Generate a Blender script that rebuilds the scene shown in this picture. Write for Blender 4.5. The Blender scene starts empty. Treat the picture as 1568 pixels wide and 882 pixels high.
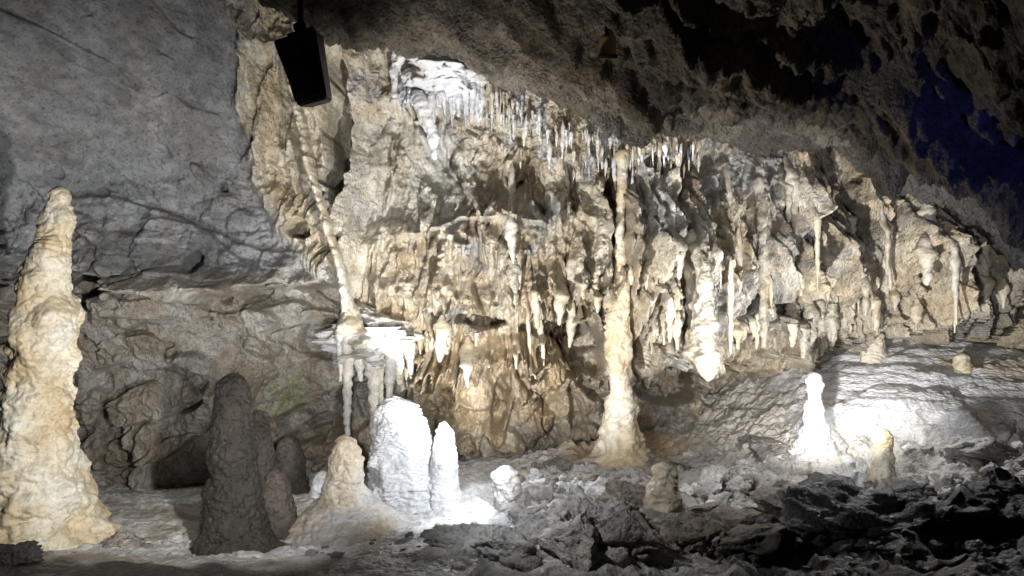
import bpy, math, random
import numpy as np
random.seed(7); rng=np.random.default_rng(7)
K=0.7/784.0          # metres per image pixel per metre of camera distance; sets positions from image pixels
EYE=1.6
def X(u,d): return (u-784)*K*d
def Z(v,d): return EYE-(v-441)*K*d
# ------------------------------------------------------------ noise
G=np.array([[1,1,0],[-1,1,0],[1,-1,0],[-1,-1,0],[1,0,1],[-1,0,1],[1,0,-1],[-1,0,-1],
            [0,1,1],[0,-1,1],[0,1,-1],[0,-1,-1],[1,1,0],[-1,1,0],[0,-1,1],[0,-1,-1]],dtype=np.float32)
def _hash(a,b,c,s):
    h=(a*np.uint32(374761393)+b*np.uint32(668265263)+c*np.uint32(2147483647-58)+np.uint32(s*974711+17))
    h=(h^(h>>np.uint32(13)))*np.uint32(1274126177)
    return (h^(h>>np.uint32(16)))&np.uint32(15)
def perlin(x,y,z,s=0):
    x=np.asarray(x,dtype=np.float32);y=np.asarray(y,dtype=np.float32)+0*x
    flat=np.ndim(z)==0
    xi=np.floor(x);yi=np.floor(y);fx=x-xi;fy=y-yi
    xi=xi.astype(np.int32).astype(np.uint32);yi=yi.astype(np.int32).astype(np.uint32)
    if flat:
        zf=math.floor(z);fz_=np.float32(z-zf);zi=np.full((1,)*x.ndim,zf&0xffffffff,dtype=np.uint32)
    else:
        z=np.asarray(z,dtype=np.float32)+0*x;zf=np.floor(z);fz_=z-zf;zi=zf.astype(np.int32).astype(np.uint32)
    ux=fx*fx*fx*(fx*(fx*6-15)+10);uy=fy*fy*fy*(fy*(fy*6-15)+10);uz=fz_*fz_*fz_*(fz_*(fz_*6-15)+10)
    r=np.zeros(x.shape,np.float32)
    for i in (0,1):
        wx=ux if i else 1-ux
        for j in (0,1):
            wy=wx*(uy if j else 1-uy)
            for k in (0,1):
                wz=uz if k else 1-uz
                g=G[_hash(xi+np.uint32(i),yi+np.uint32(j),zi+np.uint32(k),s)]
                r+=wy*wz*(g[...,0]*(fx-i)+g[...,1]*(fy-j)+g[...,2]*(fz_-k))
    return r
def fbm(x,y,z,o=4,s=0,gain=.5):
    r=0;a=1.0;f=1.0
    for i in range(o):
        r=r+a*perlin(x*f,y*f,z*f,s+i*7);a*=gain;f*=2.03
    return r
def ridged(x,y,z,o=4,s=0,gain=.5):
    r=0;a=1.0;f=1.0
    for i in range(o):
        r=r+a*(1-2*np.abs(perlin(x*f,y*f,z*f,s+i*11)));a*=gain;f*=2.07
    return r
def billow(x,y,z,o=3,s=0,gain=.5):
    r=0;a=1.0;f=1.0
    for i in range(o):
        r=r+a*(2*np.abs(perlin(x*f,y*f,z*f,s+i*11)));a*=gain;f*=2.07
    return r
def ss(a,b,x):
    t=np.clip((x-a)/(b-a),0,1);return t*t*(3-2*t)
def rbf(pts,vals,c=.25):
    pts=np.array(pts,float);vals=np.array(vals,float);n=len(pts)
    def ph(r2): return np.sqrt(r2+c*c)
    A=np.zeros((n+3,n+3));d2=((pts[:,None]-pts[None])**2).sum(-1)
    A[:n,:n]=ph(d2)-np.eye(n)*0.03;A[:n,n]=1;A[:n,n+1:]=pts;A[n,:n]=1;A[n+1:,:n]=pts.T
    w=np.linalg.solve(A,np.concatenate([vals,[0,0,0]]))
    def f(a,b):
        a=np.asarray(a,np.float32);b=np.asarray(b,np.float32)
        r=w[n]+w[n+1]*a+w[n+2]*b
        for i in range(n): r=r+np.float32(w[i])*ph((a-np.float32(pts[i,0]))**2+(b-np.float32(pts[i,1]))**2)
        return r
    return f
# ------------------------------------------------------------ mesh helpers
def mesh_obj(name,co,quads,cols,mat,origin=None,smooth=True,alpha=None):
    co=np.asarray(co,np.float32).reshape(-1,3).copy()
    if origin is not None: co-=np.array(origin,np.float32)
    k=quads.shape[1]
    me=bpy.data.meshes.new(name);me.vertices.add(len(co));me.vertices.foreach_set('co',co.ravel())
    me.loops.add(quads.size);me.loops.foreach_set('vertex_index',quads.astype(np.int32).ravel())
    me.polygons.add(len(quads));me.polygons.foreach_set('loop_start',np.arange(0,quads.size,k,dtype=np.int32))
    me.polygons.foreach_set('use_smooth',np.full(len(quads),smooth))
    me.update(calc_edges=True)
    if cols is not None:
        a=me.color_attributes.new('Col','FLOAT_COLOR','POINT')
        c=np.ones((len(co),4),np.float32);c[:,:3]=np.clip(np.asarray(cols).reshape(-1,3),0,1)
        if alpha is not None:c[:,3]=np.asarray(alpha).ravel()
        a.data.foreach_set('color',c.ravel())
    ob=bpy.data.objects.new(name,me);bpy.context.scene.collection.objects.link(ob)
    if origin is not None: ob.location=origin
    me.materials.append(mat);return ob
def gridq(nr,nc,wrap=False,off=0,flip=False):
    i=np.arange(nr-1)[:,None];m=nc if wrap else nc-1;j=np.arange(m)[None]
    a=i*nc+j;b=i*nc+(j+1)%nc;c=(i+1)*nc+(j+1)%nc;d=(i+1)*nc+j
    q=np.stack([a,b,c,d],-1).reshape(-1,4)
    if flip:q=q[:,::-1]
    return q+off
# ------------------------------------------------------------ materials (vertex alpha = how grainy the surface is)
def rock_mat(name,bump=.5,dist=.02,rough=(.45,.8),sc=1.0,var=.35,strz=1.0,tint=(.72,.62,.5),spec=.45):
    m=bpy.data.materials.new(name);m.use_nodes=True;n=m.node_tree.nodes;l=m.node_tree.links
    b=n['Principled BSDF'];tc=n.new('ShaderNodeTexCoord');mp=n.new('ShaderNodeMapping');mp.inputs['Scale'].default_value=(sc,sc,sc*strz)
    l.new(tc.outputs['Object'],mp.inputs['Vector'])
    at=n.new('ShaderNodeAttribute');at.attribute_name='Col'
    def noise(s,d,r=.6):
        t=n.new('ShaderNodeTexNoise');t.inputs['Scale'].default_value=s;t.inputs['Detail'].default_value=d;t.inputs['Roughness'].default_value=r
        l.new(mp.outputs[0],t.inputs['Vector']);return t
    n1=noise(11,7,.65);n2=noise(46,5,.6);n3=noise(2.2,6)
    mr=n.new('ShaderNodeMapRange');mr.inputs[1].default_value=.3;mr.inputs[2].default_value=.7;mr.inputs[3].default_value=1-var;mr.inputs[4].default_value=1+var
    l.new(n1.outputs[0],mr.inputs[0])
    sp=n.new('ShaderNodeMapRange');sp.inputs[1].default_value=.30;sp.inputs[2].default_value=.48;sp.inputs[3].default_value=1-var*1.6;sp.inputs[4].default_value=1
    l.new(n2.outputs[0],sp.inputs[0]);mm=n.new('ShaderNodeMath');mm.operation='MULTIPLY';l.new(mr.outputs[0],mm.inputs[0]);l.new(sp.outputs[0],mm.inputs[1])
    mu=n.new('ShaderNodeVectorMath');mu.operation='SCALE';l.new(at.outputs['Color'],mu.inputs[0]);l.new(mm.outputs[0],mu.inputs['Scale'])
    mx=n.new('ShaderNodeMix');mx.data_type='RGBA';mx.blend_type='MULTIPLY';mx.inputs[7].default_value=(*tint,1)
    r3=n.new('ShaderNodeMapRange');r3.inputs[1].default_value=.45;r3.inputs[2].default_value=.7;r3.inputs[4].default_value=.7
    l.new(n3.outputs[0],r3.inputs[0]);l.new(r3.outputs[0],mx.inputs[0]);l.new(mu.outputs[0],mx.inputs[6])
    l.new(mx.outputs[2],b.inputs['Base Color'])
    rr=n.new('ShaderNodeMapRange');rr.inputs[1].default_value=.35;rr.inputs[2].default_value=.65;rr.inputs[3].default_value=rough[0];rr.inputs[4].default_value=rough[1]
    l.new(n1.outputs[0],rr.inputs[0]);l.new(rr.outputs[0],b.inputs['Roughness'])
    vo=n.new('ShaderNodeTexVoronoi');vo.inputs['Scale'].default_value=26;l.new(mp.outputs[0],vo.inputs['Vector'])
    a1=n.new('ShaderNodeMath');a1.operation='MULTIPLY';a1.inputs[1].default_value=.5;l.new(n1.outputs[0],a1.inputs[0])
    ad=n.new('ShaderNodeMath');ad.operation='MULTIPLY_ADD';ad.inputs[1].default_value=.7
    l.new(n2.outputs[0],ad.inputs[0]);l.new(a1.outputs[0],ad.inputs[2])
    a2=n.new('ShaderNodeMath');a2.operation='MULTIPLY_ADD';a2.inputs[1].default_value=.25;l.new(vo.outputs['Distance'],a2.inputs[0]);l.new(ad.outputs[0],a2.inputs[2])
    bp=n.new('ShaderNodeBump');bp.inputs['Distance'].default_value=dist
    st=n.new('ShaderNodeMath');st.operation='MULTIPLY';st.inputs[1].default_value=bump;l.new(at.outputs['Alpha'],st.inputs[0]);l.new(st.outputs[0],bp.inputs['Strength'])
    l.new(a2.outputs[0],bp.inputs['Height']);l.new(bp.outputs[0],b.inputs['Normal'])
    b.inputs['Specular IOR Level'].default_value=spec
    return m
M_wall=rock_mat('wall_limestone',1,.038,(.28,.68))
M_ceil=rock_mat('ceiling_limestone',1,.05,(.35,.75),var=.5)
M_floor=rock_mat('floor_sinter',1,.028,(.26,.7),var=.25,tint=(.85,.8,.72))
M_calc=rock_mat('calcite',.75,.018,(.16,.5),1.3,.18,1.0,(.84,.73,.56),.6)
M_ripple=rock_mat('rippled_calcite',1,.03,(.25,.5),1.0,.16,2.4,(.9,.88,.84),.6)
M_rock=rock_mat('boulder_rock',1,.034,(.32,.8))
def plain(name,col,r=.5,metal=0):
    m=bpy.data.materials.new(name);m.use_nodes=True;b=m.node_tree.nodes['Principled BSDF']
    b.inputs['Base Color'].default_value=(*col,1);b.inputs['Roughness'].default_value=r;b.inputs['Metallic'].default_value=metal
    nt=m.node_tree;t=nt.nodes.new('ShaderNodeTexNoise');t.inputs['Scale'].default_value=60
    bp=nt.nodes.new('ShaderNodeBump');bp.inputs['Strength'].default_value=.15;bp.inputs['Distance'].default_value=.004
    nt.links.new(t.outputs[0],bp.inputs['Height']);nt.links.new(bp.outputs[0],b.inputs['Normal']);return m
M_black=plain('black_plastic',(.006,.006,.007),.5);M_metal=plain('dark_steel',(.015,.015,.016),.55,.4)
TAN=np.array([.50,.425,.31]);CREAM=np.array([.68,.64,.54]);GREY=np.array([.23,.235,.24]);BROWN=np.array([.32,.28,.225]);WHITE=np.array([.78,.79,.82])
def mixc(a,b,t): return a*(1-t[...,None])+b*t[...,None]
# ------------------------------------------------------------ WALL
cp=[(-300,0,4.4),(-300,400,5.6),(-300,700,6.4),(0,0,5.2),(200,0,5.7),(360,0,6.3),(500,60,6.9),(700,60,7.4),(900,120,7.7),(1100,150,7.7),(1300,180,7.6),(1568,250,7.3),(1800,300,6.6),
(0,200,5.9),(200,200,6.4),(360,200,6.8),(500,200,7.15),(700,200,7.5),(900,250,7.7),(1100,300,7.7),(1300,300,7.7),(1500,380,7.5),
(0,400,6.7),(200,400,7.0),(400,400,7.3),(520,400,7.3),(700,400,7.4),(900,400,7.6),(1100,450,7.7),(1300,450,7.8),(1568,470,7.4),(1800,500,6.6),
(0,600,7.5),(200,600,7.6),(400,600,7.7),(600,600,7.9),(800,600,8.1),(950,600,8.2),(1100,600,8.6),(1300,600,8.8),(1568,600,8.4),(0,800,7.6),(784,800,8.2),(1568,800,8.4)]
fD=rbf([(X(u,d),Z(v,d)) for u,v,d in cp],[d for _,_,d in cp])
NX,NZ=1500,620
gx=np.linspace(-6.8,6.8,NX).astype(np.float32);gz=np.linspace(-1.0,4.6,NZ).astype(np.float32)
GX,GZ=np.meshgrid(gx,gz)
D=fD(GX,GZ)
U=784+GX/(K*D);V=441-(GZ-EYE)/(K*D)       # image pixel coordinates of the base wall, projected through the camera
wu=fbm(GX*1.6,GZ*1.6,3.1,3,5)*26;wv=fbm(GX*1.6,GZ*1.6,9.7,3,6)*22
Uw=U+wu;Vw=V+wv
bound=np.interp(V,[-200,0,200,330,440,520],[340,365,385,440,520,560])
slab=ss(25,-25,Uw-bound)*ss(460,430,V)                       # grey smooth overhang
lowl=ss(560,500,Uw)*ss(400,450,V)                             # brown rock, lower left
floww=np.clip(1-slab-lowl,0,1)
drape=floww*ss(830,950,Uw)*ss(570,500,V)
grot=ss(590,650,Uw)*ss(980,900,Uw)*ss(520,580,Vw)             # blocky grotto under the ledge
H=np.zeros_like(GX)
def lip(us,vs,amt,decay,drip=0,df=.03,u0=None,u1=None,seed=1,under=3.0,wob=1.0):
    global H
    us=np.array(us,float)
    sp=(1-np.abs(perlin(U*df,0*U,seed*3.3,seed))*2);sp=np.clip(sp,0,1)**4
    sp2=(1-np.abs(perlin(U*df*2.3,0*U,seed*5.3,seed+3))*2);sp2=np.clip(sp2,0,1)**4
    L=np.interp(U,us,vs)+wob*wv*.8+drip*(sp*perlin(U*df*.7,0*U,1.7,seed+9)*1.4+sp*.6+sp2*.4)
    s=V-L
    f=np.where(s<0,np.exp(s/decay),np.exp(-s/under))
    a=us[0] if u0 is None else u0;b=us[-1] if u1 is None else u1
    H+=amt*f*ss(a,a+35,U)*ss(b,b-35,U)
big=fbm(GX*.9,GZ*.9,0.3,3,21)
H+=.24*big*(1-.6*slab-.5*drape)
smooth=ss(130,60,np.hypot((U+wu-600)*.8,(V+wv-270)))           # smooth flowstone skin
rd=ridged(GX*2.0+.4*big,GZ*1.5,4.4,5,31)
H+=floww*.08*rd*(1-.6*smooth)*(1-.5*drape)+lowl*.08*ridged(GX*1.6,GZ*2.2,7.7,5,33)
H+=slab*(.07*fbm(GX*1.8,GZ*1.8,1.3,5,35,.45)+.04*billow(GX*2.6+GZ,GZ*4.5,1.3,3,36)*ss(120,400,V))
pit=perlin(GX*5,GZ*5+GX,3.9,37);H-=slab*.03*ss(.25,.4,pit)
sl1=perlin(GX*.6,GZ*1.5+GX*.5,4.2,42);H+=slab*(.06*ss(-.02,.03,sl1)+.05*ss(.2,.24,perlin(GX*1.1+.4*big,GZ*1.7+GX*.6,2.2,41)))
cr=np.abs(perlin(GX*1.2,GZ*2.0,6.2,43)+.3*big);H-=lowl*.10*ss(.03,.0,cr)
lb=perlin(GX*1.5+.3*big,GZ*1.9,3.2,46);lb2=perlin(GX*2.2,GZ*2.6+.3*big,6.7,47)
H+=(lowl+grot)*(.22*ss(-.05,.03,lb)+.16*ss(.20,.24,lb2))
H+=grot*(.10*billow(GX*2.4,GZ*2.2,5.1,4,48)-.1)
# vertical flutes
warpx=fbm(GX*1.2,GZ*.8,8.8,3,44)*.30
fl=ridged((GX+warpx)*1.9,GZ*.22,5.5,4,51,.62)
flm=floww*np.clip(.3+.7*ss(820,950,Uw)+.3*ss(560,500,Uw),0,1)*ss(590,480,V)
H+=.21*flm*fl
H+=drape*.09*ridged((GX+warpx*.8)*6.0,GZ*.35,25.5,3,52,.6)
H+=floww*.04*ridged((GX+warpx*.6)*8,GZ*2.2,15.5,3,53)*(1-.7*smooth)*(1-.6*drape)
slot=np.abs(perlin((GX+warpx)*3.1,GZ*.55,31.3,54));H-=floww*(1-smooth)*.26*ss(.055,.0,slot)*ss(.0,.3,perlin(GX*1.9,GZ*1.6,8.3,56)+.12)*ss(190,260,V)
# ledges / overhang lips
lip([-400,0,110,200,310,400,470,560],[395,398,398,420,442,445,435,430],.65,140,8,.02,u0=-450,u1=570,seed=3)
lip([600,640,700,770,850],[352,362,350,342,340],.22,60,10,.02,seed=5)
lip([560,630,690,740,790,860,930],[430,455,470,478,450,462,430],.40,90,30,.03,seed=7)
lip([505,560,640,700,760,820,870,930],[520,528,535,540,540,505,480,460],.60,26,50,.035,seed=9,wob=.4)
lip([600,660,720,760,800,860],[640,645,660,640,570,490],.38,70,30,.03,seed=10)
lip([930,1000,1060,1150,1210,1270,1350,1440,1560,1800],[500,515,540,525,495,495,485,480,465,450],.6,130,50,.035,u1=1850,seed=11)
lip([760,860,960,1100],[590,570,575,600],.2,60,25,.03,seed=12)
lip([600,680,760],[160,172,150],.22,70,40,.05,seed=13)
lip([720,860,1000,1100],[215,255,262,240],.12,60,35,.05,seed=14)
lip([1270,1400,1500],[320,322,300],.16,50,12,.02,seed=15)
lip([150,230,300],[490,500,512],.2,35,6,.02,seed=16)
lip([120,210,330,460],[620,650,600,620],.15,60,8,.02,seed=17)
def hole(u,v,ru,rv,dep):
    global H
    q=((U+wu*.5-u)/ru)**2+((V+wv*.5-v)/rv)**2+.5*fbm(GX*5,GZ*5,2.1,3,58)
    H-=dep*ss(1.2,.7,q)
for h in [(740,492,34,13,.6),(888,528,30,42,.7),(850,505,50,16,.4),(336,408,14,18,.3),(486,362,15,14,.35),(405,225,12,16,.2),(356,290,9,10,.12),(470,650,38,26,.4),(545,625,30,45,.4),(770,600,14,40,.5),(650,668,30,12,.4),
          (1020,590,45,30,.7),(1175,470,26,16,.5),(1110,590,60,30,.5),(640,520,40,18,.3),(1410,525,40,12,.6),(20,470,90,60,.5),(1195,390,11,45,.4),(1000,270,26,16,.25),(870,290,12,40,.25),(526,200,20,110,.8),(1520,450,30,20,.3),(1125,350,8,50,.3),(935,330,9,70,.35),(820,300,8,40,.2),(1255,300,7,60,.25),(1365,400,8,50,.25),(1160,440,10,40,.3)]: hole(*h)  # the tall slot beside the curtain is carved in place of its cast shadow
def boss(u,v,ru,rv,a):
    global H
    q=((Uw-u)/ru)**2+((Vw-v)/rv)**2+.35*fbm(GX*3,GZ*3,4.1,3,59)
    H+=a*np.sqrt(np.clip(1-q,0,1))
for b_ in [(845,565,34,34,.35),(800,640,40,48,.35),(870,640,46,50,.25),(700,590,60,40,.25),(615,380,70,30,.1),(700,375,50,40,.14),(700,622,22,26,.2),(240,475,60,24,.3),(400,500,60,40,.2)]: boss(*b_)
def rib(u,v0,v1,w,a,lean=0,off=.0):
    global H
    m0=(np.abs(gx-X(u,7.6))<(w+abs(lean)+40)*K*8.2)
    idx=np.where(m0)[0]
    if len(idx)<2:return
    sl=slice(idx[0],idx[-1]+1)
    u_=U[:,sl]+wu[:,sl]*.35;v_=V[:,sl]
    t=(v_-v0)/(v1-v0);tc=np.clip(t,0,1)
    ww=w*(1-tc)**.5*(1+.25*np.sin(tc*13+u)+.12*np.sin(tc*31+u*3))+.8
    cu=u+lean*tc+5*np.sin(tc*5+u*.7)
    q=1-((u_-cu)/ww)**2
    h=np.where((q>0)&(t>=0)&(t<=1),a*np.sqrt(np.clip(q,0,1))*(ww/w)**.4+off*tc,0)
    h=h*ss(0,.45,t)
    H[:,sl]=np.where(h>0,H[:,sl]+h,H[:,sl])
def lowline(u): return np.interp(u,[600,700,800,860,930,1000,1060,1150,1210,1270,1350,1440,1568],[550,570,540,490,490,510,540,525,490,495,485,480,460])
for i in range(90):   # broad draperies
    u=rng.uniform(900,1560);lo=lowline(u)-rng.uniform(-15,60);top=np.interp(u,[560,700,900,1300,1568],[110,190,240,220,330])
    v0=rng.uniform(top,lo-130) if lo-130>top else top
    rib(u,v0,lo,rng.uniform(8,24),rng.uniform(.09,.19),rng.uniform(-10,10),rng.uniform(.0,.06))
for i in range(170):
    u=rng.uniform(600,1560);lo=lowline(u)-10
    top=np.interp(u,[560,700,900,1300,1568],[110,190,250,230,340])
    v1=rng.uniform(top+60,lo);ln=rng.uniform(60,220) if u>900 else rng.uniform(30,110)
    rib(u,max(top,v1-ln),v1,rng.uniform(3,11),rng.uniform(.04,.12),rng.uniform(-8,8),rng.uniform(0,.05))
for i in range(70):
    u=rng.uniform(600,900);v1=rng.uniform(400,590);rib(u,v1-rng.uniform(20,70),v1,rng.uniform(3,10),rng.uniform(.04,.13))
for (u,v0,v1,w,a,l) in [(470,60,330,10,.14,8),(385,0,200,14,.12,12),(440,20,300,16,.12,-10),(425,180,330,10,.1,10),
    (1145,230,520,16,.16,8),(1125,300,500,14,.16,-6),(1185,250,470,11,.16,0),(1225,250,400,10,.14,0),(1280,200,480,13,.18,-12),(1040,260,440,12,.14,5),(1000,260,470,12,.16,-10),
    (1075,350,560,17,.18,0),(1060,240,420,10,.13,0),(785,370,482,10,.2,0),(800,270,400,10,.16,-25),(680,330,400,14,.12,0),(640,180,240,12,.2,20),(1385,330,480,16,.12,-8),(1440,330,480,14,.12,5),(1500,350,470,14,.12,0),(1330,340,490,16,.12,0)]:
    rib(u,v0,v1,w,a,l,.03)
H+=.036*fbm(GX*9,GZ*6,2.5,4,61,.55)*(1-.55*slab-.4*floww*smooth)+.012*fbm(GX*30,GZ*24,2.5,2,66)*(1-.6*slab)
WY=D-H
dx=.03*fbm(GX*3,GZ*3,11.3,3,71);dz=.03*fbm(GX*3,GZ*3,17.3,3,72)
n1=fbm(GX*1.3,GZ*.9,1.1,4,81);n2=fbm(GX*4,GZ*1.4,1.9,4,83);n3=fbm(GX*7,GZ*7,1.9,3,85);n4=fbm((GX+warpx)*5,GZ*.6,3.9,4,87)
col=np.broadcast_to(TAN,GX.shape+(3,)).copy()
col=mixc(col,CREAM,np.clip(.4+1.3*n2,0,1)*.85)
col=mixc(col,np.array([.34,.34,.335]),np.clip(ss(.0,.4,n1+.3*n3)*.85,0,1))
col=mixc(col,np.array([.22,.20,.165]),drape*ss(.05,.4,n4)*.75)
col=mixc(col,np.array([.46,.46,.45]),ss(1230,1050,U)*ss(900,1010,U)*ss(-.15,.25,n1+.2*n2)*.75)
col=mixc(col,np.array([.47,.46,.42]),smooth*floww*.7)
col=mixc(col,GREY,slab*np.clip(1-.25*n2,0,1))
col=mixc(col,GREY*1.5,slab*ss(150,430,V)*.6)  # light from below put into the colour of the lower slab
col=mixc(col,GREY*.6,slab*ss(.1,.4,n3+n1)*.5)
col=mixc(col,mixc(np.broadcast_to(BROWN,GX.shape+(3,)),np.array([.42,.40,.36]),np.clip(.4+1.5*n2,0,1)),lowl)
col=mixc(col,BROWN*.75,ss(780,830,U)*ss(540,600,V+wv)*.7)
col=mixc(col,np.array([.62,.48,.29]),ss(620,680,U)*ss(900,830,U)*ss(480,520,V)*ss(660,620,V)*.5)
col=mixc(col,WHITE,ss(605,622,U+wu*.4)*ss(752,735,U+wu*.4)*ss(185,165,V)*ss(40,70,V)*.95)
col=mixc(col,WHITE*.9,ss(.1,.35,n2)*ss(740,800,U)*ss(1060,1000,U)*ss(290,240,V)*.8)
col=mixc(col,WHITE*.85,ss(515,535,U)*ss(660,620,U)*ss(480,492,V)*ss(590,560,V)*.85)
col=mixc(col,np.array([.28,.33,.12]),ss(60,15,np.hypot(U+wu-445,V+wv-600))*.5*ss(-.1,.2,n3+n2))
al=1-.3*slab-.3*floww*smooth
wall=mesh_obj('cave_wall',np.stack([GX+dx,WY,GZ+dz],-1),gridq(NZ,NX),col,M_wall,alpha=al)
def wall_y(x,z):
    i=int(np.clip(np.searchsorted(gx,x),0,NX-1));j=int(np.clip(np.searchsorted(gz,z),0,NZ-1));return float(WY[j,i])
def on_wall(u,v):
    d=7.5
    for _ in range(6): d=.5*d+.5*wall_y(X(u,d),Z(v,d))
    return d
# ------------------------------------------------------------ CEILING
eu=np.array([-600,200,300,350,400,440,500,600,700,760,880,960,1100,1290,1360,1440,1500,1568,1700,1900]);ev=np.array([-500,-300,-160,-50,0,30,66,78,92,116,172,204,212,230,272,318,376,438,530,600])
ED=6.5
ex=X(eu,ED);ez=Z(ev,ED)
cx=np.linspace(-5.0,7.0,1000).astype(np.float32);cy=np.linspace(.8,8.4,600).astype(np.float32);CX,CY=np.meshgrid(cx,cy)
rim=ED+.25*fbm(CX*.8,0*CX,2,3,90)
base=np.interp(CX+.10*fbm(CX*2,CY*1,1,3,91),ex,ez)
bk=np.clip(CY-rim,0,None);near=np.clip(ED-CY,0,None)
CZ=base+bk*1.1+.04*near*ss(1.5,-1,CX)
amp=.35+.65*ss(0,1.0,near)
A=CX*.9+CY*.75;B=CY*.9-CX*.6           # strata run obliquely across the roof
wr=.35*fbm(CX*.8,CY*.8,2.1,3,92)
CZ+=amp*(-.22*fbm(A*.6,B*.9,5.1,3,94)-.12*(ridged(A*.9,B*2.0+wr,3.3,5,93,.6)-.6))
sb=perlin(A*.5+wr,B*1.6,7.7,96);CZ+=amp*(.16*ss(-.03,.02,sb)+.10*ss(.18,.21,sb)-.1)
CZ-=amp*.06*(billow(A*2.5,B*5,6.3,4,95,.6)-.5)
CZ-=.03*fbm(CX*12,CY*12,6.3,3,97)
st=fbm(CX*.7-CY*.5,CX*.4,8.1,2,98);CZ-=.40*ss(1.9,2.6,CX+.35*(5-CY)+.8*st)*ss(6.4,5.2,CY)
ccol=mixc(np.broadcast_to(np.array([.09,.078,.062]),CX.shape+(3,)),np.array([.19,.168,.135]),np.clip(.4+1.3*fbm(CX*1.5,CY*1.5,1,4,99),0,1))
ccol=mixc(ccol,ccol*.42,ss(5.0,6.0,CY)*ss(.2,1.3,CX))  # shade of the rim underside painted into the ceiling colour
ccol=mixc(ccol,np.array([.04,.04,.045]),ss(2.0,3.2,CX+.25*(5-CY)+.5*st)*.8)  # darkness of the right roof painted in, since lamps reach it
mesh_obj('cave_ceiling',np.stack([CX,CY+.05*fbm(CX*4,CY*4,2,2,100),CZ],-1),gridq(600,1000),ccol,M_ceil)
# ------------------------------------------------------------ FLOOR
fp=[(0,835,4.6),(200,810,5.0),(220,765,6.3),(100,755,7.2),(350,840,4.7),(530,822,4.9),(700,800,5),(560,760,6),(700,725,6.6),(500,740,7),(900,700,7.4),(1000,692,7.6),(850,800,5),(1015,795,5.2),(1100,765,6),(1245,690,6.5),
(1400,522,8.2),(1480,545,7.9),(1300,600,7.3),(1480,640,6.6),(1568,690,6),(1350,722,5.8),(1450,760,5.3),(1100,645,8.2),(1200,585,8.2),(900,690,8.3),(300,740,8),(1250,830,4.6),(1568,830,4.4),(1700,600,8)]
pts=[(X(u,d),d) for u,v,d in fp];vals=[Z(v,d) for u,v,d in fp]
pts+=[(-4,3.7),(-2,3.7),(-.6,3.7),(.8,3.7),(2.5,3.7),(4,3.7),(-3,2),(0,2),(3,2),(-3,0),(3,0),(0,0),(-6,6),(-6,3),(6.5,5)]
vals+=[.14,.14,.15,.10,.15,.3,.1,.1,.1,0,0,0,-.1,0,.5]
fF=rbf(pts,vals,.3)
fx=np.linspace(-6.5,7.0,1050).astype(np.float32);fy=np.concatenate([np.linspace(-.5,3,60)[:-1],np.linspace(3,9.0,560)]).astype(np.float32);FX,FY=np.meshgrid(fx,fy)
def floor_rel(a,b):
    right=ss(-.1,.6,a)
    r=.06*fbm(a*1.1,b*1.1,1.2,3,101)*(.6+right)
    r=r+right*.05*ridged(a*2.2,b*2.2,2.2,4,103)+.010*fbm(a*7,b*7,2,3,105)
    cells=np.abs(perlin(a*2.6,b*2.6,5.2,107));r=r-.06*ss(.06,0,cells)*right*ss(7,6.3,b)
    r=r+.04*(.4+.6*right)*(billow(a*3.2,b*3.2,3.3,4,108)-.4)+.024*(.5+.5*right)*(billow(a*9,b*9,3.3,3,109)-.4)*ss(4.0,4.5,b)
    return r
FZ=fF(FX,FY)+floor_rel(FX,FY)
mid=ss(-.3,.1,FX+.2*fbm(FX*3,FY*3,6,3,114))*ss(1.5,.9,FX)
fcol=mixc(np.broadcast_to(np.array([.44,.425,.40]),FX.shape+(3,)),WHITE*.9,np.clip(ss(-2.0,-1.2,FX+.4*fbm(FX*2,FY*2,3,3,111))*ss(1.1,.3,FX+.7*fbm(FX*2,FY*2,4,3,112))*ss(4.05,4.4,FY),0,1))
fcol=mixc(fcol,np.array([.70,.69,.67]),ss(-1.4,-2.0,FX)*ss(4.2,4.6,FY)*.85)
fcol=mixc(fcol,np.array([.28,.24,.18]),ss(.1,.35,fbm(FX*2.2,FY*3,7,3,116))*ss(-1.2,-1.8,FX)*.6)
fcol=mixc(fcol,np.array([.40,.30,.18]),ss(.9,.4,np.hypot(FX-1.1,(FY-7.4)))*.8)
fcol=mixc(fcol,np.array([.05,.047,.045]),ss(4.2,3.9,FY+.2*fbm(FX*3,FY*3,4,3,113))*(1-.85*mid))  # unlit near edge: its darkness is put into the floor colour
fcol=mixc(fcol,np.array([.10,.095,.09]),ss(1.2,2.0,FX)*ss(5.2,4.7,FY)*.9)  # right foreground painted dark where no light should fall
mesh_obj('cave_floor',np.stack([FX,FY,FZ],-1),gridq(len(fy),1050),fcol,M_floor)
def fz(x,y):
    a=np.array([[float(x)]]);b=np.array([[float(y)]]);return float((fF(a,b)+floor_rel(a,b))[0,0])
# flowstone mound on the right
mx=np.linspace(1.7,6.6,600).astype(np.float32);my=np.linspace(5.5,8.8,460).astype(np.float32);MX,MY=np.meshgrid(mx,my)
b0=fF(MX,MY)
mask=ss(2.2,3.3,MX+.35*fbm(MX*1.5,MY*1.5,2,3,120)+.25*(7.5-MY))*ss(5.9,6.5,MY+.35*fbm(MX*1.4,MY,5,3,121)-.1*(MX-3))*ss(6.5,5.9,MX)
hh=b0+.24*mask-.07+.06*fbm(MX*1.5,MY*1.5,7,3,122)+.05*billow(MX*1.3,MY*2.5,7,2,126)*mask
def terr(h,step,k):
    ph=(h+.05*fbm(MX*2.2,MY*2.2,3+k,4,123+k))/step;fr=ph-np.floor(ph);return step*(np.floor(ph)+ss(.0,.8,fr)-ph)
hh=hh+mask*(.75*terr(hh,.075,0)+.95*terr(hh,.028,4))
hh+=.012*fbm(MX*14,MY*14,4,3,124)
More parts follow.
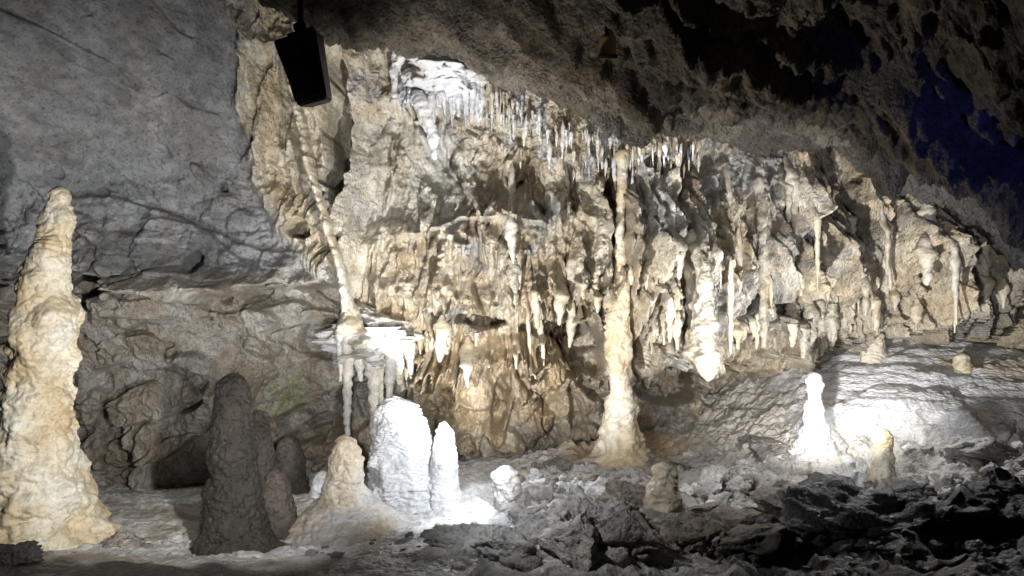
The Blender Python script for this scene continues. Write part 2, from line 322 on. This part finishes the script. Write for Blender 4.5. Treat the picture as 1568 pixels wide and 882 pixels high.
mcol=mixc(np.broadcast_to(np.array([.30,.29,.28]),MX.shape+(3,)),WHITE,mask)
mcol=mixc(mcol,np.array([.40,.385,.37]),ss(.0,.35,fbm(MX*1.1,MY*2.4,9,4,127))*.45)
mcol=mixc(mcol,np.array([.6,.47,.32]),ss(.25,.5,fbm(MX*1.6,MY*1.6,9,3,125)+.25*ss(5.0,5.6,MX))*.5)
mesh_obj('flowstone_mound',np.stack([MX,MY,hh],-1),gridq(460,600),mcol,M_ripple)
# ------------------------------------------------------------ spires
def spire_geo(prof,d,seed,lump=.10,ripple=.0,fr=5,nv=160,nu=72,tip='top',c1=CREAM,c2=TAN,deep=1.0,dd=None,knob=0,kf=9,follow=False,fo=-.15):
    prof=sorted(prof);v=np.array([p[0] for p in prof],float);ul=np.array([p[1] for p in prof],float);ur=np.array([p[2] for p in prof],float)
    vv=np.linspace(v[0],v[-1],nv)
    L=np.interp(vv,v,ul);R=np.interp(vv,v,ur)
    def sm(a):
        w=max(2,nv//40);p=np.concatenate([2*a[0]-a[1:w+1][::-1],a,2*a[-1]-a[-w-1:-1][::-1]]);return np.convolve(p,np.ones(2*w+1)/(2*w+1),'valid')
    L=sm(L);R=sm(R)
    z=Z(vv,d);xc=X((L+R)/2,d);r=np.maximum((R-L)/2*K*d,.002)
    if tip=='top':
        t=z[0]-z;r0=max(r[:max(2,nv//16)].mean(),.004)
    else:
        t=z-z[-1];r0=max(r[-max(2,nv//16):].mean(),.004)
    q=np.clip(1-t/r0,0,1);cap=np.sqrt(np.clip(1-q*q,1e-4,1));r=r*cap
    th=np.linspace(0,2*np.pi,nu,endpoint=False)
    R_=r[:,None];Z_=z[:,None]+0*th[None];C=np.cos(th)[None];S=np.sin(th)[None]
    x0=xc[:,None]+R_*C;y0=R_*S
    s=seed*3.7
    n=fbm((x0+s)*fr,y0*fr,Z_*fr*1.3,4,seed)*lump
    rad=R_*(1+n*1.6)
    if knob: rad=rad+cap[:,None]*knob*(billow((x0+s)*kf,y0*kf,Z_*kf*.9,3,seed+3,.5)-.45)
    if ripple:
        w=Z_*46+7*fbm((x0+s)*3,y0*3,Z_*4,3,seed+5);rad=rad+ripple*np.minimum(1,R_/.05)*(1-np.abs(np.sin(w)))*(.5+1.5*fbm((x0+s)*9,y0*9,Z_*4,2,seed+8))
    x=xc[:,None]+rad*C;y=d+rad*S*deep
    if follow:
        yy=[];cur=1e9
        for a,b,rr in zip(xc,z,r):
            cur=min(cur,wall_y(a,b)+fo*rr);yy.append(cur)
        y=y-d+sm(np.array(yy))[:,None]
    if dd is not None: y=y+np.interp(vv,dd[0],dd[1])[:,None]
    cc=mixc(np.broadcast_to(c1,x.shape+(3,)),c2,np.clip(.45+1.3*fbm((x0+s)*2.5,y0*2.5,Z_*3,4,seed+2),0,1))
    return np.stack([x,y,Z_],-1),cc
def spire(name,prof,d,seed,mat=None,**k):
    co,cc=spire_geo(prof,d,seed,**k);nr,nc=co.shape[:2]
    o=co[-1].mean(0) if k.get('tip','top')=='top' else co[0].mean(0)
    return mesh_obj(name,co,gridq(nr,nc,True,flip=(True)),cc,mat or M_calc,origin=tuple(float(q) for q in o))
YEL=np.array([.60,.50,.33]);LC=np.array([.70,.66,.56]);PINK=np.array([.60,.48,.40])
spire('stalagmite',[(284,87,100),(296,80,104),(312,72,105),(335,64,106),(348,62,104),(355,66,98),(365,60,101),(380,50,104),(410,44,104),(440,38,103),(455,44,98),(470,35,118),(500,30,117),(530,22,110),(560,16,104),(585,18,98),(600,10,108),(625,8,104),(650,2,106),(700,-8,110),(735,-18,126),(770,-28,134),(810,-45,142),(850,-75,165)],4.6,3,lump=.12,ripple=.007,fr=4.5,nv=460,nu=220,c1=LC,c2=YEL,knob=.03,kf=5)
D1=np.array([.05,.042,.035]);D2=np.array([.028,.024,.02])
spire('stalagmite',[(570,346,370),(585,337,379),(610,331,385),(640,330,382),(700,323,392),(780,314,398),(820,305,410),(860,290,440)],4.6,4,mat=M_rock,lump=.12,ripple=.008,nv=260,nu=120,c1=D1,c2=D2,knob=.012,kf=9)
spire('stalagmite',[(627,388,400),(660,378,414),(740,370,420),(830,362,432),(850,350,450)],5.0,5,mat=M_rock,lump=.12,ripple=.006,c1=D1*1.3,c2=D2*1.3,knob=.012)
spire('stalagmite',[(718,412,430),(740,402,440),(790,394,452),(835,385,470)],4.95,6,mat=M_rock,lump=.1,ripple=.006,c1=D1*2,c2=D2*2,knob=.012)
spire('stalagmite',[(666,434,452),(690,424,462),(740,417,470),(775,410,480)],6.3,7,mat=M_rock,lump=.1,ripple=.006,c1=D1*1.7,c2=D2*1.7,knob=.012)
spire('stalagmite',[(721,484,504),(745,477,508),(785,470,512)],6.0,8,lump=.1,ripple=.006,c1=WHITE,c2=WHITE*.8,knob=.012)
spire('stalagmite',[(666,518,538),(690,510,548),(740,500,556),(765,487,570),(785,465,600),(805,440,635),(835,405,680)],5.0,9,lump=.08,ripple=.010,nv=260,nu=160,c1=np.array([.42,.36,.28]),c2=WHITE*.5,knob=.016)
spire('stalagmite',[(606,594,614),(614,582,630),(636,575,648),(660,572,655),(690,568,662),(700,566,664),(740,563,682),(775,560,702),(800,550,715)],5.6,10,mat=M_ripple,lump=.10,ripple=.018,nv=320,nu=160,c1=WHITE*.95,c2=WHITE*.82,deep=.8,knob=.014,kf=9)
spire('stalagmite',[(645,676,684),(665,667,695),(700,661,699),(750,655,703),(800,645,715)],5.5,11,mat=M_ripple,lump=.08,ripple=.014,nv=200,nu=100,c1=WHITE*.95,c2=WHITE*.82,knob=.010,kf=10)
spire('stalagmite',[(713,764,782),(725,758,792),(755,756,798),(790,760,806),(815,745,820)],5.3,12,lump=.3,c1=WHITE*.6,c2=np.array([.40,.38,.36]),knob=.03)
spire('stalagmite',[(708,1008,1024),(725,998,1034),(760,990,1042),(795,985,1050),(820,975,1060)],4.75,13,lump=.2,ripple=.010,c1=np.array([.50,.43,.32]),c2=np.array([.36,.30,.22]),knob=.014)
spire('stalagmite',[(570,1238,1252),(585,1232,1260),(605,1239,1257),(630,1235,1260),(650,1235,1266),(672,1228,1284),(700,1215,1304)],6.2,14,lump=.25,c1=WHITE*.7,c2=WHITE*.5,knob=.02,kf=7)
spire('stalagmite',[(655,1342,1360),(670,1337,1364),(690,1342,1364),(705,1338,1366),(722,1334,1370),(740,1328,1378)],5.5,15,lump=.2,ripple=.008,c1=LC*.9,c2=YEL*.9,knob=.015)
spire('stalagmite',[(703,1292,1303),(715,1290,1310),(735,1285,1325),(750,1280,1335)],5.4,16,lump=.4,nv=60,nu=40,c1=WHITE*.9,c2=WHITE*.7,knob=.02)
spire('stalagmite',[(505,1330,1346),(520,1324,1350),(545,1320,1354),(575,1314,1360)],7.5,17,lump=.12,ripple=.010,nv=80,nu=60,c1=LC,c2=PINK,knob=.015)
spire('stalagmite',[(540,1466,1480),(556,1463,1487),(580,1460,1494),(610,1452,1502)],7.1,18,lump=.1,ripple=.008,nv=80,nu=60,c1=LC,c2=YEL,knob=.015)
spire('stalagmite',[(616,1556,1572),(640,1552,1578),(680,1548,1586)],6.5,19,lump=.1,nv=60,nu=48,c1=LC,c2=YEL)
spire('limestone_column',[(225,944,966),(250,947,965),(280,948,961),(320,945,957),(370,943,957),(420,943,959),(455,940,962),(472,928,964),(485,923,966),(510,926,962),(530,924,966),(560,930,962),(590,936,964),(602,932,968),(620,926,974),(655,921,980),(690,917,988),(706,900,1005)],7.0,20,lump=.16,fr=6,nv=360,nu=90,c1=np.array([.62,.52,.36]),c2=LC,knob=.014,kf=6,dd=([225,420,706],[.1,0,0]))
spire('drapery_curtain',[(60,472,484),(150,464,477),(175,474,484),(200,478,490),(260,490,501),(300,502,511),(330,510,521),(370,521,532),(400,533,543),(440,540,552),(470,543,562),(490,540,568),(505,534,576)],6.85,21,lump=.2,fr=6,nv=300,nu=60,c1=np.array([.54,.48,.37]),c2=np.array([.66,.62,.53]),deep=2.8,knob=.012,kf=7,follow=True,fo=-1.8)
parts=[];cols=[];qs=[];off=0
def add(co,cc,wrap=True):
    global off
    nr,nc=co.shape[:2];parts.append(co.reshape(-1,3));cols.append(cc.reshape(-1,3));qs.append(gridq(nr,nc,wrap,off,True));off+=nr*nc
def flush(name,mat):
    global parts,cols,qs,off
    ob=mesh_obj(name,np.concatenate(parts),np.concatenate(qs),np.concatenate(cols),mat)
    parts=[];cols=[];qs=[];off=0;return ob
co,cc=spire_geo([(464,540,560),(478,534,580),(492,525,604),(506,518,620),(522,516,628),(536,520,620),(552,528,604),(575,556,588)],7.1,30,lump=.5,fr=5.5,nv=140,nu=160,tip='top',c1=WHITE*.62,c2=LC*.65,deep=1.0,knob=.05,kf=7);add(co,cc)
for p in [[(500,524,546),(530,521,546),(560,526,541),(610,527,538),(668,529,536)],[(500,556,592),(530,554,592),(560,560,588),(600,566,582),(640,567,579),(675,569,577)],[(500,586,610),(530,586,610),(570,590,606),(600,592,602),(622,594,599)],[(505,600,620),(555,604,618),(590,609,615)],[(505,540,562),(585,549,556)],[(510,516,530),(560,518,526),(585,520,523)],[(515,618,636),(550,622,634),(575,627,632)],[(510,576,590),(590,581,587),(630,583,586)]]:
    co,cc=spire_geo(p,6.85,31+len(parts),lump=.3,fr=9,nv=90,nu=28,tip='bottom',c1=WHITE*.8,c2=LC,knob=.014);add(co,cc)
flush('canopy_stalactites',M_calc)
def drips(n,ur,vf,lf,wf,df,c1,c2,seed,follow=False):
    r=np.random.default_rng(seed)
    for i in range(n):
        u=ur(r) if callable(ur) else r.uniform(*ur);v=vf(u,r);ln=lf(r);w=min(wf(r),ln*.22);d=df(u,v,r);l=r.uniform(-4,4)*(ln/60)
        a,b,c_,e=r.uniform(.75,1.1),r.uniform(.5,.95),r.uniform(.3,.65),r.uniform(.12,.3)
        p=[(v-ln*.25,u-w*.15,u+w*.15),(v,u-w*.9,u+w*.9),(v+ln*.2,u-w*a,u+w*a),(v+ln*.45,u-w*b+l*.3,u+w*b+l*.3),(v+ln*.72,u-w*c_+l*.6,u+w*c_+l*.6),(v+ln,u-w*e+l,u+w*e+l)]
        co,cc=spire_geo(p,d,int(seed*50+i),lump=.35,fr=9,nv=34,nu=12,tip='bottom',c1=c1,c2=c2,follow=follow,fo=.2,knob=.001*w if w>3 else 0);add(co,cc)
drips(46,(618,745),lambda u,r:r.uniform(95,140)+ (u-618)*.12,lambda r:r.uniform(20,60),lambda r:r.uniform(3,8),lambda u,v,r:r.uniform(6.8,7.0),WHITE,WHITE*.85,40,True)
for p in [[(140,630,650),(155,634,666),(180,642,668),(210,652,671),(245,662,669)],[(80,600,625),(110,598,612),(150,600,607)],[(50,650,700),(70,635,715),(90,628,722),(120,622,735),(140,640,730),(155,655,700)]]:
    co,cc=spire_geo(p,7.0,41+len(parts),lump=.4,fr=5,nv=90,nu=60,tip='bottom',c1=WHITE,c2=WHITE*.85,knob=.012,kf=6);add(co,cc)
flush('white_stalactites',M_calc)
drips(130,lambda r:float(np.clip(r.choice([770,800,860,905,960,1030])+r.normal(0,22),735,1070)),lambda u,r:np.interp(u,[735,850,950,1075],[130,180,218,222])+abs(r.normal(0,26)),lambda r:6+r.gamma(2,7),lambda r:r.uniform(1.2,4.2),lambda u,v,r:min(on_wall(u,v),7.4)-r.uniform(0,.2),WHITE*.95,LC,44)
flush('soda_straw_stalactites',M_calc)
drips(70,(600,1560),lambda u,r:lowline(u)-r.uniform(15,90),lambda r:r.uniform(20,60),lambda r:2.5+r.gamma(2,2.6),lambda u,v,r:on_wall(u,v),TAN*.9,CREAM*.9,46,True)
drips(26,(780,1560),lambda u,r:r.uniform(np.interp(u,[780,1300,1560],[250,240,350]),lowline(u)-90),lambda r:r.uniform(50,120),lambda r:3+r.gamma(2,2.6),lambda u,v,r:on_wall(u,v),np.array([.44,.41,.36]),CREAM*.8,47,True)
for p in [[(400,1070,1080),(440,1064,1086),(480,1060,1090),(515,1052,1094),(540,1052,1094),(565,1064,1090),(582,1075,1083)],[(460,1214,1226),(480,1210,1232),(520,1216,1230),(548,1219,1225)],[(460,1232,1242),(478,1228,1250),(520,1234,1248),(556,1238,1243)],[(460,1252,1262),(480,1248,1266),(520,1252,1264),(545,1256,1260)],[(465,1270,1280),(480,1264,1284),(515,1268,1280),(532,1271,1276)],[(230,1150,1158),(280,1146,1164),(380,1145,1165),(480,1146,1160),(530,1150,1155)],[(180,1274,1284),(230,1270,1288),(300,1272,1286),(420,1264,1276),(480,1266,1270)],[(380,780,790),(420,776,796),(478,784,790)]]:
    d=on_wall((p[0][1]+p[0][2])/2,p[0][0])
    co,cc=spire_geo(p,d,61+len(parts),lump=.35,fr=7,nv=140,nu=40,tip='bottom',c1=LC*.55,c2=CREAM*.5,follow=True,fo=.4,knob=.012,kf=8);add(co,cc)
flush('wall_stalactites',M_calc)
# ------------------------------------------------------------ rocks
import bmesh
bm=bmesh.new();bmesh.ops.create_icosphere(bm,subdivisions=5,radius=1);ICO=np.array([v.co[:] for v in bm.verts]);IF=np.array([[v.index for v in f.verts] for f in bm.faces]);bm.free()
bm=bmesh.new();bmesh.ops.create_icosphere(bm,subdivisions=3,radius=1);ICO3=np.array([v.co[:] for v in bm.verts]);IF3=np.array([[v.index for v in f.verts] for f in bm.faces]);bm.free()
def rock_geo(seed,size,ico=ICO,rough=.1,cuts=14):
    r=np.random.default_rng(seed);p=ico.copy()
    for _ in range(cuts):
        n=r.normal(size=3);n/=np.linalg.norm(n);k=r.uniform(.4,.8);s=p@n;p=p-np.clip(s-k,0,None)[:,None]*n[None]*.97
    n=fbm(ico[:,0]*1.7+seed,ico[:,1]*1.7,ico[:,2]*1.7,5,seed%97,.6);p=p*(1+rough*2*n)[:,None]
    a=r.uniform(0,6.28);c,s=math.cos(a),math.sin(a);p=p@np.array([[c,s,0],[-s,c,0],[0,0,1]])
    return p*np.array(size)
def rock(name,x,y,size,seed,col,rough=.1,sink=.35):
    p=rock_geo(seed,size,ICO,rough);o=(x,y,fz(x,y)+size[2]*(1-2*sink)*.6)
    n=fbm(ICO[:,0]*2+seed,ICO[:,1]*2,ICO[:,2]*2,3,seed%91)
    cc=np.array(col)[None]*(1+.5*n)[:,None]
    me=mesh_obj(name,p,IF,cc,M_rock);me.location=o;return me
GR=(.44,.43,.42);UNLIT=(.06,.057,.055);BR=(.26,.23,.19)  # darkest tone: shade of the unlit foreground put into boulder colour
# breccia block: a cemented heap of angular fragments
bx,by=X(1128,5.6),5.6;bz=fz(bx,by);tp=[];tq=[];tc=[];o=0;r=np.random.default_rng(77)
for i in range(70):
    a=r.uniform(-1,1);b=r.uniform(-1,1)
    if a*a+b*b>1: continue
    s=r.uniform(.05,.13);hgt=.24*(1-.8*(a*a+b*b))*(1-.25*a)
    p=rock_geo(1500+i,(s,s*.8,s*.75),ICO3,.25,9)+np.array([a*.40,b*.24,hgt*r.uniform(.3,1)])
    tp.append(p);tq.append(IF3+o);o+=len(p);tc.append(np.tile(np.array([.72,.70,.66])*r.uniform(.6,1.1),(len(p),1)))
bb=mesh_obj('limestone_breccia_block',np.concatenate(tp),np.concatenate(tq),np.concatenate(tc),M_rock);bb.location=(bx,by,bz)
for i,(u,d,sx,sz,c) in enumerate([(840,5.6,.25,.14,GR),(885,5.2,.22,.14,GR),(830,4.9,.22,.16,GR),(930,5.3,.2,.12,GR),(960,4.8,.3,.16,BR),(905,4.5,.22,.18,(.36,.35,.34)),(840,4.3,.22,.18,(.38,.37,.36)),(1080,5.0,.25,.10,BR),(1130,4.7,.42,.13,(.17,.14,.11)),
    (1220,4.9,.35,.14,(.14,.12,.1)),(1040,4.3,.34,.2,(.20,.17,.14)),(1150,4.2,.4,.2,(.1,.09,.08)),(1300,4.4,.5,.22,UNLIT),(1440,4.3,.5,.25,UNLIT),(1550,4.4,.45,.3,UNLIT),(700,4.35,.2,.08,(.35,.35,.34)),(1400,4.9,.3,.14,UNLIT),(1530,5.0,.3,.2,UNLIT),
    (740,4.2,.3,.10,(.34,.34,.33)),(20,4.0,.2,.1,UNLIT),(190,4.6,.13,.08,(.3,.28,.25)),(1500,5.7,.35,.12,(.4,.38,.36)),(1210,5.6,.2,.08,(.4,.38,.35)),(890,6.3,.25,.09,(.35,.33,.3)),(820,6.2,.2,.09,GR),(980,6.1,.22,.1,GR),(1060,6.7,.3,.1,GR),(1180,6.6,.35,.12,(.2,.19,.18)),
    (780,3.95,.24,.14,(.28,.28,.27)),(880,3.9,.3,.2,(.30,.29,.27)),(970,3.9,.26,.2,(.20,.18,.16)),(940,4.3,.2,.2,(.32,.31,.29))]):
    rock('boulder',X(u,d),d,(sx,sx*.75,sz),300+i,c,.16)
tp=[];tq=[];tc=[];o=0
r=np.random.default_rng(5)
for i in range(620):
    u=r.uniform(790,1640) if i<530 else r.uniform(-50,780);d=r.uniform(3.8,7.0) if i<530 else r.uniform(4.2,5.0)
    if u>1250 and d>5.9: continue
    x=X(u,d);s=r.gamma(2.0,.02)+.012;s=min(s,.12)
    if i>=530: s*=.4
    p=rock_geo(900+i,(s,s*r.uniform(.6,1),s*r.uniform(.45,.8)),ICO3,.16,9)
    z=fz(x,d)
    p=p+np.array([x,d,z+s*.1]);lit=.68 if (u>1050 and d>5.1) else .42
    if u>1100 and d<5.0: lit=.1  # light and shade by area put into the pebble colour
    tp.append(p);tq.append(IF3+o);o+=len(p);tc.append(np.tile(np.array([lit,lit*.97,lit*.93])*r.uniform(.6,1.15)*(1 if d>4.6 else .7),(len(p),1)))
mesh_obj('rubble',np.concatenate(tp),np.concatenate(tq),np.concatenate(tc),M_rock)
# ------------------------------------------------------------ loudspeaker
def box(name,sx,sy,sz,mat,loc=(0,0,0),rot=(0,0,0),par=None,bev=.01,taper=1,tz=1):
    bm=bmesh.new();bmesh.ops.create_cube(bm,size=1)
    for v in bm.verts:
        v.co.x*=sx*(taper if v.co.y>0 else 1)*(tz if v.co.z<0 else 1);v.co.y*=sy*(tz if v.co.z<0 else 1);v.co.z*=sz
    bmesh.ops.bevel(bm,geom=bm.edges[:],offset=bev,segments=3,affect='EDGES')
    me=bpy.data.meshes.new(name);bm.to_mesh(me);bm.free();ob=bpy.data.objects.new(name,me);bpy.context.scene.collection.objects.link(ob)
    me.materials.append(mat);ob.location=loc;ob.rotation_euler=rot;ob.parent=par;return ob
def cyl(name,r1,r2,h,mat,loc,rot=(0,0,0),par=None):
    bm=bmesh.new();bmesh.ops.create_cone(bm,cap_ends=True,segments=32,radius1=r1,radius2=r2,depth=h)
    bmesh.ops.bevel(bm,geom=[e for e in bm.edges if len(e.link_faces)==2 and abs(e.verts[0].co.z-e.verts[1].co.z)<1e-5],offset=min(r1,r2,h)*.15,segments=2,affect='EDGES')
    me=bpy.data.meshes.new(name);bm.to_mesh(me);bm.free();ob=bpy.data.objects.new(name,me);bpy.context.scene.collection.objects.link(ob)
    me.materials.append(mat);ob.location=loc;ob.rotation_euler=rot;ob.parent=par;return ob
sd=4.8
sp=bpy.data.objects.new('loudspeaker',None);bpy.context.scene.collection.objects.link(sp);sp.location=(X(473,sd),sd,Z(108,sd));sp.rotation_euler=(math.radians(8),math.radians(-11),math.radians(-14))
box('cabinet',.31,.20,.44,M_black,par=sp,bev=.012,taper=.75,tz=.70)
box('grille',.27,.012,.39,M_metal,loc=(0,-.092,0),rot=(math.radians(-3.7),0,0),par=sp,bev=.004,tz=.72)
cyl('woofer_ring',.075,.07,.012,M_black,(0,-.098,-.06),(math.pi/2,0,0),sp);cyl('tweeter_ring',.035,.03,.012,M_black,(0,-.105,.11),(math.pi/2,0,0),sp)
box('bracket_arm',.18,.03,.014,M_metal,loc=(0,.02,.26),par=sp,bev=.003)
for sxx in (-.09,.09): box('bracket_side',.014,.03,.06,M_metal,loc=(sxx,.02,.235),par=sp,bev=.003)
cyl('mount_rod',.02,.02,.5,M_metal,(.06,.02,.50),(0,math.radians(14),0),sp)
cyl('swivel_joint',.03,.03,.07,M_metal,(0,.02,.29),(0,math.pi/2,0),sp)
fd=4.4
fx_=bpy.data.objects.new('ceiling_spotlight',None);bpy.context.scene.collection.objects.link(fx_);fx_.location=(X(930,fd),fd,Z(72,fd))
M_br=plain('weathered_brass',(.30,.20,.11),.5,.3)
cyl('housing',.055,.05,.13,M_br,(0,0,0),(math.radians(20),0,0),fx_);cyl('lens_rim',.06,.06,.02,M_metal,(0,-.023,-.062),(math.radians(20),0,0),fx_);cyl('stem',.012,.012,.4,M_metal,(0,.03,.22),(0,0,0),fx_)
# ------------------------------------------------------------ LIGHTS
from mathutils import Vector
def spot(name,loc,tgt,e,size=100,col=(1,.95,.86),rad=.06,blend=.8):
    l=bpy.data.lights.new(name,'SPOT');l.energy=e;l.spot_size=math.radians(size);l.spot_blend=blend;l.color=col;l.shadow_soft_size=rad
    o=bpy.data.objects.new(name,l);bpy.context.scene.collection.objects.link(o);o.location=loc
    o.rotation_euler=(Vector(tgt)-Vector(loc)).to_track_quat('-Z','Y').to_euler();return o
spot('floor_lamp_white',(.05,4.5,.7),(-.8,5.6,.2),100,84,(.93,.97,1),.03)
spot('wall_up_lamp',(-.35,4.5,.45),(.3,7.6,2.6),570,100,(1,.975,.94),.03,.6)
spot('wall_fill',(.1,3.0,.9),(.3,7.6,1.6),170,72,(1,.97,.93),.05)  # added fill from the camera side, no fixture there
spot('wall_up_lamp_right',(1.9,4.9,.5),(3.2,7.6,2.2),430,100,(1,.975,.94),.03,.6)
spot('wall_fill_right',(1.6,3.0,1.2),(3.0,7.8,1.9),180,70,(1,.97,.93),.05)  # added frontal fill for the right wall
spot('left_wash_lamp',(-.6,2.4,1.15),(-3.4,7.0,1.2),480,76,(1,.985,.96),.03)
spot('slab_lamp',(-1.9,4.8,.15),(-3.2,6.6,2.1),160,110,(.95,.97,1),.03)
spot('mound_lamp',(5.0,4.9,2.1),(4.2,7.4,.8),260,75,(.92,.96,1),.04)
spot('mound_top_lamp',(4.4,7.0,2.2),(4.0,7.1,.6),85,120,(.92,.96,1),.04)
spot('roof_lamp',(-.5,5.2,.6),(-.3,7.0,3.4),200,46,(.82,.9,1),.04)
spot('ceiling_fill',(-.4,4.4,.6),(1.6,4.9,3.1),110,100,(1,.9,.75),.04)  # added fill aimed up to brighten the dark mid ceiling
spot('floor_lamp_right',(3.1,6.4,1.8),(2.9,5.5,.1),110,100,(.95,.97,1),.03)
spot('floor_lamp_center',(-.1,6.6,.9),(.5,5.2,.0),60,100,(.93,.97,1),.04)
spot('rock_fill',(-.6,3.4,1.6),(.7,4.9,.0),110,70,(.95,.97,1),.03)  # fill added near the camera to brighten the centre rocks
spot('rubble_fill',(1.0,4.2,1.5),(2.2,5.6,.1),60,60,(.98,.98,1),.03)  # extra light added to lift the rubble and breccia
spot('blue_lamp',(3.0,2.2,1.0),(3.5,4.2,2.9),60,90,(.09,.15,1),.1,1)
w=bpy.data.worlds.new('World');bpy.context.scene.world=w;w.use_nodes=True
w.node_tree.nodes['Background'].inputs[0].default_value=(.6,.75,1,1);w.node_tree.nodes['Background'].inputs[1].default_value=.015
c=bpy.data.cameras.new('camera');c.lens=18/.7;c.sensor_width=36;c.clip_end=100;c.clip_start=.05
co_=bpy.data.objects.new('camera',c);bpy.context.scene.collection.objects.link(co_);co_.location=(0,0,EYE);co_.rotation_euler=(math.pi/2,0,0)
s=bpy.context.scene;s.camera=co_;s.view_settings.view_transform='Standard';s.view_settings.look='None';s.view_settings.exposure=0
